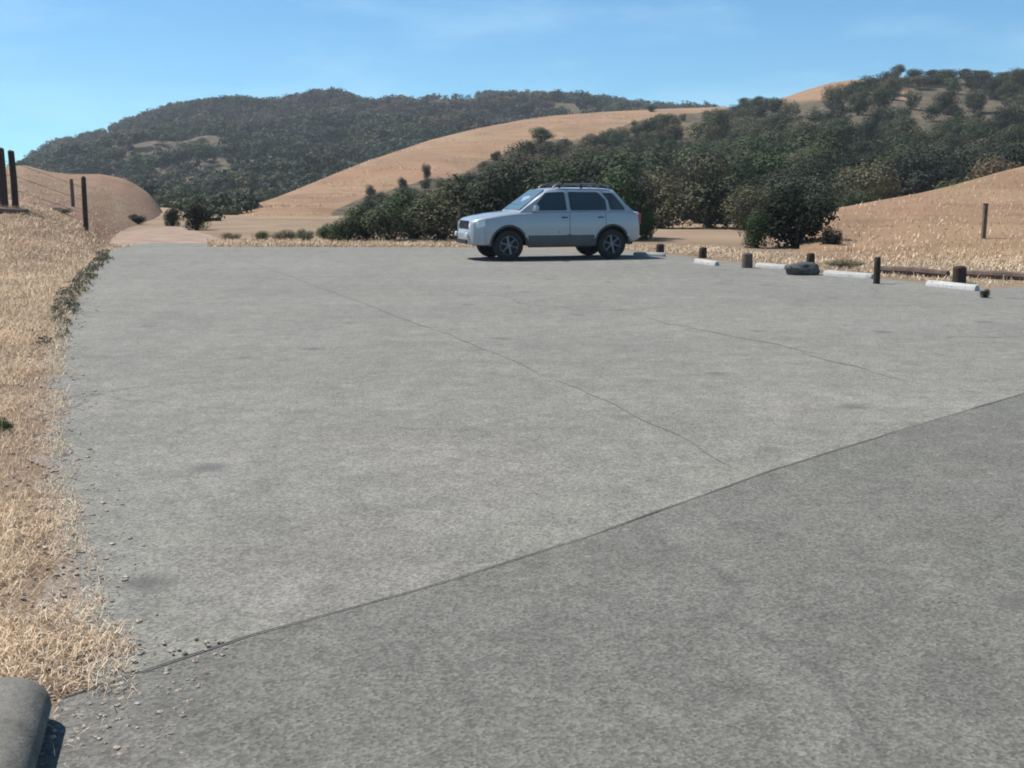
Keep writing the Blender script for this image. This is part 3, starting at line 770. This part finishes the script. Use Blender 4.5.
# marker post on the mound
x, y, z = on_surface(MP, mnv, 986, 239); hh = 34 * y / F; s = empty('marker_post', (x, y, z)); tag(s, 'thin brown marker post standing alone on the dry grass mound', 'post')
bm = bmesh.new(); box(bm, (0, 0, hh / 2 - .1), (.11, .09, hh + .2), .2, .01); link('post', bm_mesh('post', bm), M['wood2'], s)
bm = bmesh.new(); box(bm, (0, 0, hh + .01), (.13, .11, .025), .2, .006); link('cap', bm_mesh('cap', bm), M['wood'], s)

# ------------------------------------------------------------------ concrete kerb at the near left
a = Vector(gr(57, 716)); b = Vector(gr(44, 768)); d = (b - a).normalized(); d = Vector((d.x, d.y, 0)); q = Vector((-d.y, d.x, 0))
if q.x > 0: q = -q
bm = bmesh.new(); kh = .17; prof = [(.15, -.05), (.14, .06), (.012, .066), (0, .075), (.004, .10), (.016, .125), (.036, .146), (.066, .161), (.105, .169), (.30, kh + .004), (.55, kh), (.575, kh - .02), (.59, -.05)]
rings = []
for s_, k_ in [(.09 - .09 * math.sin(t_), 1 - .09 * (1 - math.cos(t_)) / .295) for t_ in (1.5, 1.2, .9, .6, .3)] + [(.09, 1.0)] + [(.13 + .045 * i_, 1.0) for i_ in range(24)] + [(4.2, 1.0)]:
    rings.append([bm.verts.new(a + d * s_ + q * (.295 + (u - .295) * k_) + Vector((0, 0, v * (k_ if v > 0 else 1) + .006 * mn.noise(Vector((s_ * 5, u * 14, 0))) - .012 * max(0, mn.noise(Vector((s_ * 13, u * 20, 4))) - .25)))) for u, v in prof])
for r0, r1 in zip(rings, rings[1:]):
    for j in range(len(prof) - 1): bm.faces.new((r0[j], r0[j + 1], r1[j + 1], r1[j]))
bm.faces.new(rings[0])
tag(link('kerb', bm_mesh('kerb', bm, True, 40), M['concrete']), 'grey concrete kerb end in the near corner beside the dry grass', 'kerb')

# ------------------------------------------------------------------ the car (x forward, y to its left, z up)
car = empty('parked_car'); tag(car, 'silver-blue four-door off-road car with roof rack parked at the far edge', 'car')
AX, RX, WR = 1.30, -1.30, .355
def half_w(x):
    wv = .865
    if x > 1.45: wv -= (x - 1.45) ** 2 * .30
    if x < -1.4: wv -= (-1.4 - x) ** 2 * .22
    return wv
def top(x): return ip([(-2.06, 1.10), (-1.9, 1.13), (-1.5, 1.15), (.3, 1.135), (.75, 1.13), (1.1, 1.115), (1.5, 1.07), (1.9, 1.005), (2.05, .965), (2.16, .90)], x)
def low(x):
    z = ip([(-2.06, .50), (-1.95, .44), (-1.7, .40), (-1.5, .33), (1.5, .33), (1.8, .37), (2.16, .42)], x)
    for ax in (AX, RX):
        dx = abs(x - ax)
        if dx < .44: z = max(z, .34 + math.sqrt(.44 ** 2 - dx ** 2) * 1.06)
    return z
def side(x, s):                           # point of the flank: s 0 low edge .. 1 shoulder
    w_, z0, t_ = half_w(x), low(x), top(x)
    z = z0 + (t_ - .05 - z0) * s
    bulge = .012 * math.sin(min(1, max(0, (z - .3) / .8)) * math.pi) - .05 * max(0, (.5 - z) / .2) * .6
    return w_ + bulge - (.02 * max(0, (z - (t_ - .25)) / .2)), z
xs = sorted(set([round(v, 3) for v in np.linspace(-2.06, 2.16, 110)] + [round(ax + s_ * .44, 3) for ax in (AX, RX) for s_ in (-1, 1)]))
bm = bmesh.new(); rings = []
for x in xs:
    e = 1.0; half = []
    endk = max(0, (x - 2.09) / .07, (-1.99 - x) / .07); endk = min(1, endk)
    for s_ in (0, .12, .25, .4, .55, .7, .82, .92, 1.0):
        y, z = side(x, s_); half.append((y - .05 * endk ** 2, z))
    w_, t_ = half_w(x), top(x)
    half += [(w_ - .045 - .05 * endk, t_ - .018), (w_ - .09 - .05 * endk, t_), (w_ * .7, t_ + .018), (w_ * .35, t_ + .028), (0, t_ + .032)]
    ring = [bm.verts.new((x, y, z)) for y, z in half] + [bm.verts.new((x, -y, z)) for y, z in half[-2::-1]]
    rings.append(ring)
for r0, r1 in zip(rings, rings[1:]):
    for j in range(len(r0) - 1): bm.faces.new((r0[j], r0[j + 1], r1[j + 1], r1[j]))
for r in (rings[0], rings[-1]):
    n = len(r)
    for j in range(n // 2): 
        if j + 1 < n - 2 - j: bm.faces.new((r[j], r[j + 1], r[n - 2 - j], r[n - 1 - j]))
        elif j + 1 == n - 2 - j + 0: bm.faces.new((r[j], r[j + 1], r[n - 1 - j]))
body = link('body', bm_mesh('body', bm, True, 40), M['paint'], car)
bm = bmesh.new()
box(bm, (.02, 0, .62), (3.9, 1.22, .56)); box(bm, (0, 0, .55), (1.66, 1.60, .40)); box(bm, (-1.88, 0, .64), (.2, 1.45, .4)); box(bm, (1.92, 0, .62), (.22, 1.4, .4))
link('underbody', bm_mesh('underbody', bm), M['black'], car)
# cabin
def cab(x, z):                            # half width of the cabin at a height
    return .80 - (z - 1.12) * .34 - max(0, (-1.3 - x)) * .05
ZB, ZR = 1.12, 1.655
lowx = [(1.02, 0), (.62, 1)]
st = [(1.02, ZB), (.88, 1.24), (.60, 1.45), (.34, 1.625), (.20, 1.66), (-.2, 1.685), (-.8, 1.682), (-1.22, 1.668), (-1.42, 1.635), (-1.55, 1.49), (-1.71, 1.31), (-1.87, ZB + .03)]
bm = bmesh.new(); rings = []
for x, z in st:
    hw = cab(x, z)
    pts = [(cab(x, ZB), ZB - .03)] + [(cab(x, ZB + (z - ZB) * f), ZB + (z - ZB) * f) for f in (.5, .88)] + [(hw - .035, z - .012 * min(1, (z - ZB) * 9)), (hw * .75, z + .012), (hw * .4, z + .022), (0, z + .025)]
    rings.append([bm.verts.new((x, y, zz)) for y, zz in pts] + [bm.verts.new((x, -y, zz)) for y, zz in pts[-2::-1]])
for r0, r1 in zip(rings, rings[1:]):
    for j in range(len(r0) - 1): bm.faces.new((r0[j], r0[j + 1], r1[j + 1], r1[j]))
link('cabin', bm_mesh('cabin', bm, True, 30), M['paint'], car)
def rpoly(pts, r=.05, n=4):               # rounded polygon
    out = []; m = len(pts)
    for i in range(m):
        p0, p, p1 = (Vector(pts[i - 1]), Vector(pts[i]), Vector(pts[(i + 1) % m]))
        a_ = p + (p0 - p).normalized() * min(r, (p0 - p).length * .45); c_ = p + (p1 - p).normalized() * min(r, (p1 - p).length * .45)
        for k_ in range(n + 1):
            t_ = k_ / n; out.append(a_ * (1 - t_) ** 2 + p * 2 * t_ * (1 - t_) + c_ * t_ ** 2)
    return out
def plate(name, pts3, nrm, th, mat, parent):
    bm = bmesh.new(); nrm = Vector(nrm).normalized()
    a_ = [bm.verts.new(Vector(p) - nrm * .01) for p in pts3]; b_ = [bm.verts.new(Vector(p) + nrm * th) for p in pts3]
    bm.faces.new(b_); bm.faces.new(a_[::-1])
    for i in range(len(a_)): bm.faces.new((a_[i - 1], a_[i], b_[i], b_[i - 1]))
    return link(name, bm_mesh(name, bm), mat, parent)
doors = {}
for sd in (1, -1):
    # doors: panels standing a little proud of the flank
    for key, x0, x1 in (('door', -.20, .86), ('door', -1.12, -.215)):
        bm = bmesh.new(); nx, ns = 14, 10; outer = []; 
        for i in range(nx + 1):
            row = []
            for j in range(ns + 1):
                x = x0 + (x1 - x0) * i / nx; z0 = max(low(x) + .12, .46); z1 = top(x) - .03; z = z0 + (z1 - z0) * j / ns
                s_ = (z - low(x)) / (top(x) - .05 - low(x)); y, _ = side(x, min(1, s_))
                edge_ = i in (0, nx) or j in (0, ns)
                row.append(bm.verts.new((x, sd * (y + (.001 if edge_ else .011)), z)))
            outer.append(row)
        for i in range(nx):
            for j in range(ns): bm.faces.new((outer[i][j], outer[i + 1][j], outer[i + 1][j + 1], outer[i][j + 1]))
        d_ = link('door', bm_mesh('door', bm, True, 50), M['paint'], car)
        if sd < 0:                         # normals outward on the far side too
            d_.data.flip_normals()
        bm = bmesh.new(); xh = x0 + .13; yh, _ = side(xh, .8); box(bm, (xh, sd * (yh + .022), 1.0), (.15, .03, .032), 0, .008)
        link('handle', bm_mesh('handle', bm), M['clad'], d_)
        # shut line behind the door's rear edge
        bm = bmesh.new()
        for xe in (x0 - .006,):
            pts = []
            for z in np.linspace(.47, 1.10, 8):
                s_ = (z - low(xe)) / (top(xe) - .05 - low(xe)); y, _ = side(xe, min(1, max(0, s_))); pts.append((xe, sd * (y - .002), z))
            tube(bm, pts, .007, 5)
        link('door_gap', bm_mesh('door_gap', bm), M['black'], d_)
    # side windows
    for px4 in ([(.70, 1.165), (.36, 1.575), (-.13, 1.60), (-.16, 1.165)], [(-.25, 1.165), (-.22, 1.60), (-.98, 1.59), (-1.16, 1.40), (-1.18, 1.165)], [(-1.27, 1.17), (-1.23, 1.40), (-1.09, 1.575), (-1.36, 1.57), (-1.62, 1.25), (-1.66, 1.17)]):
        q_ = rpoly([(x, 0, z) for x, z in px4], .045)
        plate('side_window', [(p.x, sd * (cab(p.x, p.z)), p.z) for p in q_], (0, sd, .34), .006, M['glass'], car)
    # mirror
    bm = bmesh.new(); box(bm, (.66, sd * .93, 1.22), (.10, .17, .13), 0, .03); box(bm, (.68, sd * .83, 1.17), (.06, .1, .05)); link('mirror', bm_mesh('mirror', bm, True), M['paint'], car)
    # cladding along the sill, arch trims
    bm = bmesh.new(); n = 16; r_ = []
    for i in range(n + 1):
        x = -.83 + 1.66 * i / n; y = half_w(x)
        r_.append([bm.verts.new((x, sd * yy, zz)) for yy, zz in ((y - .06, .30), (y + .004, .33), (y + .024, .42), (y + .024, .58), (y + .006, .62))])
    for a_, b_ in zip(r_, r_[1:]):
        for j in range(4): bm.faces.new((a_[j], a_[j + 1], b_[j + 1], b_[j]))
    link('sill_cladding', bm_mesh('sill_cladding', bm, True), M['clad'], car)
    for ax in (AX, RX):
        bm = bmesh.new(); pts = []
        for k_ in range(17):
            a_ = math.pi * k_ / 16; x = ax + .45 * math.cos(a_); z = .34 + .45 * 1.06 * math.sin(a_); pts.append((x, sd * (half_w(x) - .005), z))
        tube(bm, pts, .030, 6); link('arch_trim', bm_mesh('arch_trim', bm, True, 60), M['clad'], car)
        bm = bmesh.new(); box(bm, (ax, sd * .66, .62), (.86, .16, .60)); 
    # wheels
    for ax in (AX, RX):
        w_ = empty('wheel', (ax, sd * .76, WR)); w_.parent = car
        bm = bmesh.new(); lathe(bm, [(.225, -.10), (.31, -.112), (.345, -.10), (WR, -.07), (WR, .07), (.345, .10), (.31, .112), (.225, .10), (.225, -.10)], (0, 0, 0))
        link('tyre', bm_mesh('tyre', bm, True, 50), M['tyre'], w_)
        bm = bmesh.new(); o_ = sd
        lathe(bm, [(.228, -.09 * o_), (.228, .095 * o_), (.212, .10 * o_), (.20, .05 * o_), (.19, .03 * o_)], (0, 0, 0))
        lathe(bm, [(.07, .03 * o_), (.065, .085 * o_), (.04, .095 * o_), (.001, .096 * o_)], (0, 0, 0), n=14)
        for k_ in range(6):
            a_ = k_ * math.pi / 3 + .3; c_, s_ = math.cos(a_), math.sin(a_)
            tube(bm, [(.05 * c_, .078 * o_, .05 * s_), (.13 * c_, .076 * o_, .13 * s_), (.21 * c_, .082 * o_, .21 * s_)], [.032, .026, .03], 6)
        link('rim', bm_mesh('rim', bm, True), M['alloy'], w_)
        bm = bmesh.new(); lathe(bm, [(.215, .0), (.001, .0)], (0, .015 * o_, 0)); link('brake_disc', bm_mesh('brake_disc', bm), M['black'], w_)
    # headlight wrapping the corner
    bm = bmesh.new(); r_ = []
    for i in range(9):
        f = i / 8; x = 2.168 - .30 * f ** 2.2; y = .46 + .30 * f; y = min(y, half_w(x) + .004) if f < .55 else half_w(min(x, 2.14)) + .008 - .05 * max(0, (x - 2.09) / .07)
        zt = top(min(x, 2.1)) - .055; r_.append([bm.verts.new((x, sd * y, zt - .15)), bm.verts.new((x + .012, sd * (y + .008), zt - .07)), bm.verts.new((x - .01, sd * (y - .002), zt))])
    for a_, b_ in zip(r_, r_[1:]):
        for j in range(2): bm.faces.new((a_[j], a_[j + 1], b_[j + 1], b_[j]))
    link('headlight', bm_mesh('headlight', bm, True, 60), M['lens'], car)
    bm = bmesh.new(); lathe(bm, [(.001, .0), (.05, .004), (.062, -.03)], (0, 0, 0), 'z', 16)
    fo = link('fog_light', bm_mesh('fog_light', bm, True), M['lens'], car); fo.location = (2.262, sd * .50, .60); fo.rotation_euler = (0, math.pi / 2, 0)
    bm = bmesh.new(); box(bm, (-2.045, sd * .72, .96), (.07, .12, .26), 0, .02); link('tail_light', bm_mesh('tail_light', bm), M['red'], car)
# windscreen, rear window, bonnet line
ws = rpoly([(.985, .66, 1.155), (.985, -.66, 1.155), (.335, -.55, 1.628), (.335, .55, 1.628)], .07)
plate('windscreen', [(p.x + .005, p.y, p.z + .028) for p in ws], (.59, 0, .81), .004, M['screen'], car)
rw = rpoly([(-1.46, .50, 1.595), (-1.46, -.50, 1.595), (-1.80, -.60, 1.215), (-1.80, .60, 1.215)], .06)
plate('rear_window', [(p.x - .006, p.y, p.z + .022) for p in rw], (-.75, 0, .66), .006, M['glass'], car)
bm = bmesh.new()
for i in range(5): box(bm, (2.165, 0, .76 + i * .035), (.03, .80, .012), 0, .003)
box(bm, (2.15, 0, .83), (.02, .86, .19)); link('grille', bm_mesh('grille', bm), M['black'], car)
def bumper(name, xs_, zlo, zhi, out, mat):
    bm = bmesh.new(); r_ = []
    for i in range(25):
        f = -1 + 2 * i / 24; y = f * .84; xb = xs_ + math.copysign(1, xs_) * (.10 - .34 * abs(f) ** 4)
        r_.append([bm.verts.new((xb - math.copysign(.09, xs_), y, zlo)), bm.verts.new((xb - math.copysign(.02, xs_), y, zlo + .02)), bm.verts.new((xb, y, zlo + .10)), bm.verts.new((xb, y, zhi - .07)), bm.verts.new((xb - math.copysign(.025, xs_), y, zhi)), bm.verts.new((xb - math.copysign(.12, xs_), y, zhi + .008))])
    for a_, b_ in zip(r_, r_[1:]):
        for j in range(5): bm.faces.new((a_[j], a_[j + 1], b_[j + 1], b_[j]))
    return link(name, bm_mesh(name, bm, True, 40), mat, car)
bumper('front_bumper', 2.14, .36, .72, .1, M['paint']); bumper('rear_bumper', -2.05, .42, .70, .1, M['clad'])
bm = bmesh.new(); box(bm, (2.235, 0, .44), (.03, .9, .10), 0, .01); link('air_intake', bm_mesh('air_intake', bm), M['black'], car)
# roof rack
rk = empty('roof_rack', (0, 0, 0)); rk.parent = car
for sd in (1, -1):
    bm = bmesh.new(); tube(bm, [(.12, sd * .53, 1.695), (.02, sd * .53, 1.765), (-.6, sd * .53, 1.785), (-1.22, sd * .53, 1.765), (-1.32, sd * .53, 1.68)], .021, 8)
    link('side_rail', bm_mesh('side_rail', bm, True), M['alloy'], rk)
    for x in (-.05, -.6, -1.12):
        bm = bmesh.new(); box(bm, (x, sd * .53, 1.735), (.06, .03, .10), 0, .006); link('foot', bm_mesh('foot', bm), M['black'], rk)
for x in (-.12, -1.0):
    bm = bmesh.new(); box(bm, (x, 0, 1.80), (.055, 1.16, .028), 0, .008); link('crossbar', bm_mesh('crossbar', bm), M['black'], rk)
bm = bmesh.new(); tube(bm, [(.86, -.72, 1.12), (.72, -.75, 1.75)], [.006, .003], 5); link('aerial', bm_mesh('aerial', bm), M['black'], car)
YAW = R(17)
hx, hy = -math.cos(YAW), -math.sin(YAW)
cx, cy, _ = gr(560, 259.8)                # near-side midpoint between the wheels
car.rotation_euler = (0, 0, math.atan2(hy, hx))
car.location = (cx - (-hy) * .76, cy - hx * .76, .006)

# ------------------------------------------------------------------ air
HAZE = 0.00032
if HAZE:
    bm = bmesh.new(); box(bm, (0, 300, 60), (2600, 1600, 128)); hz = link('haze', bm_mesh('haze', bm)); hz['kind'] = 'stuff'
    m = bpy.data.materials.new('air'); m.use_nodes = True; n_ = m.node_tree; n_.nodes.remove(n_.nodes['Principled BSDF'])
    pv = n_.nodes.new('ShaderNodeVolumePrincipled'); pv.inputs['Density'].default_value = HAZE; pv.inputs['Color'].default_value = (.85, .92, 1, 1); pv.inputs['Anisotropy'].default_value = .2
    n_.links.new(pv.outputs[0], n_.nodes['Material Output'].inputs['Volume']); hz.data.materials.append(m)
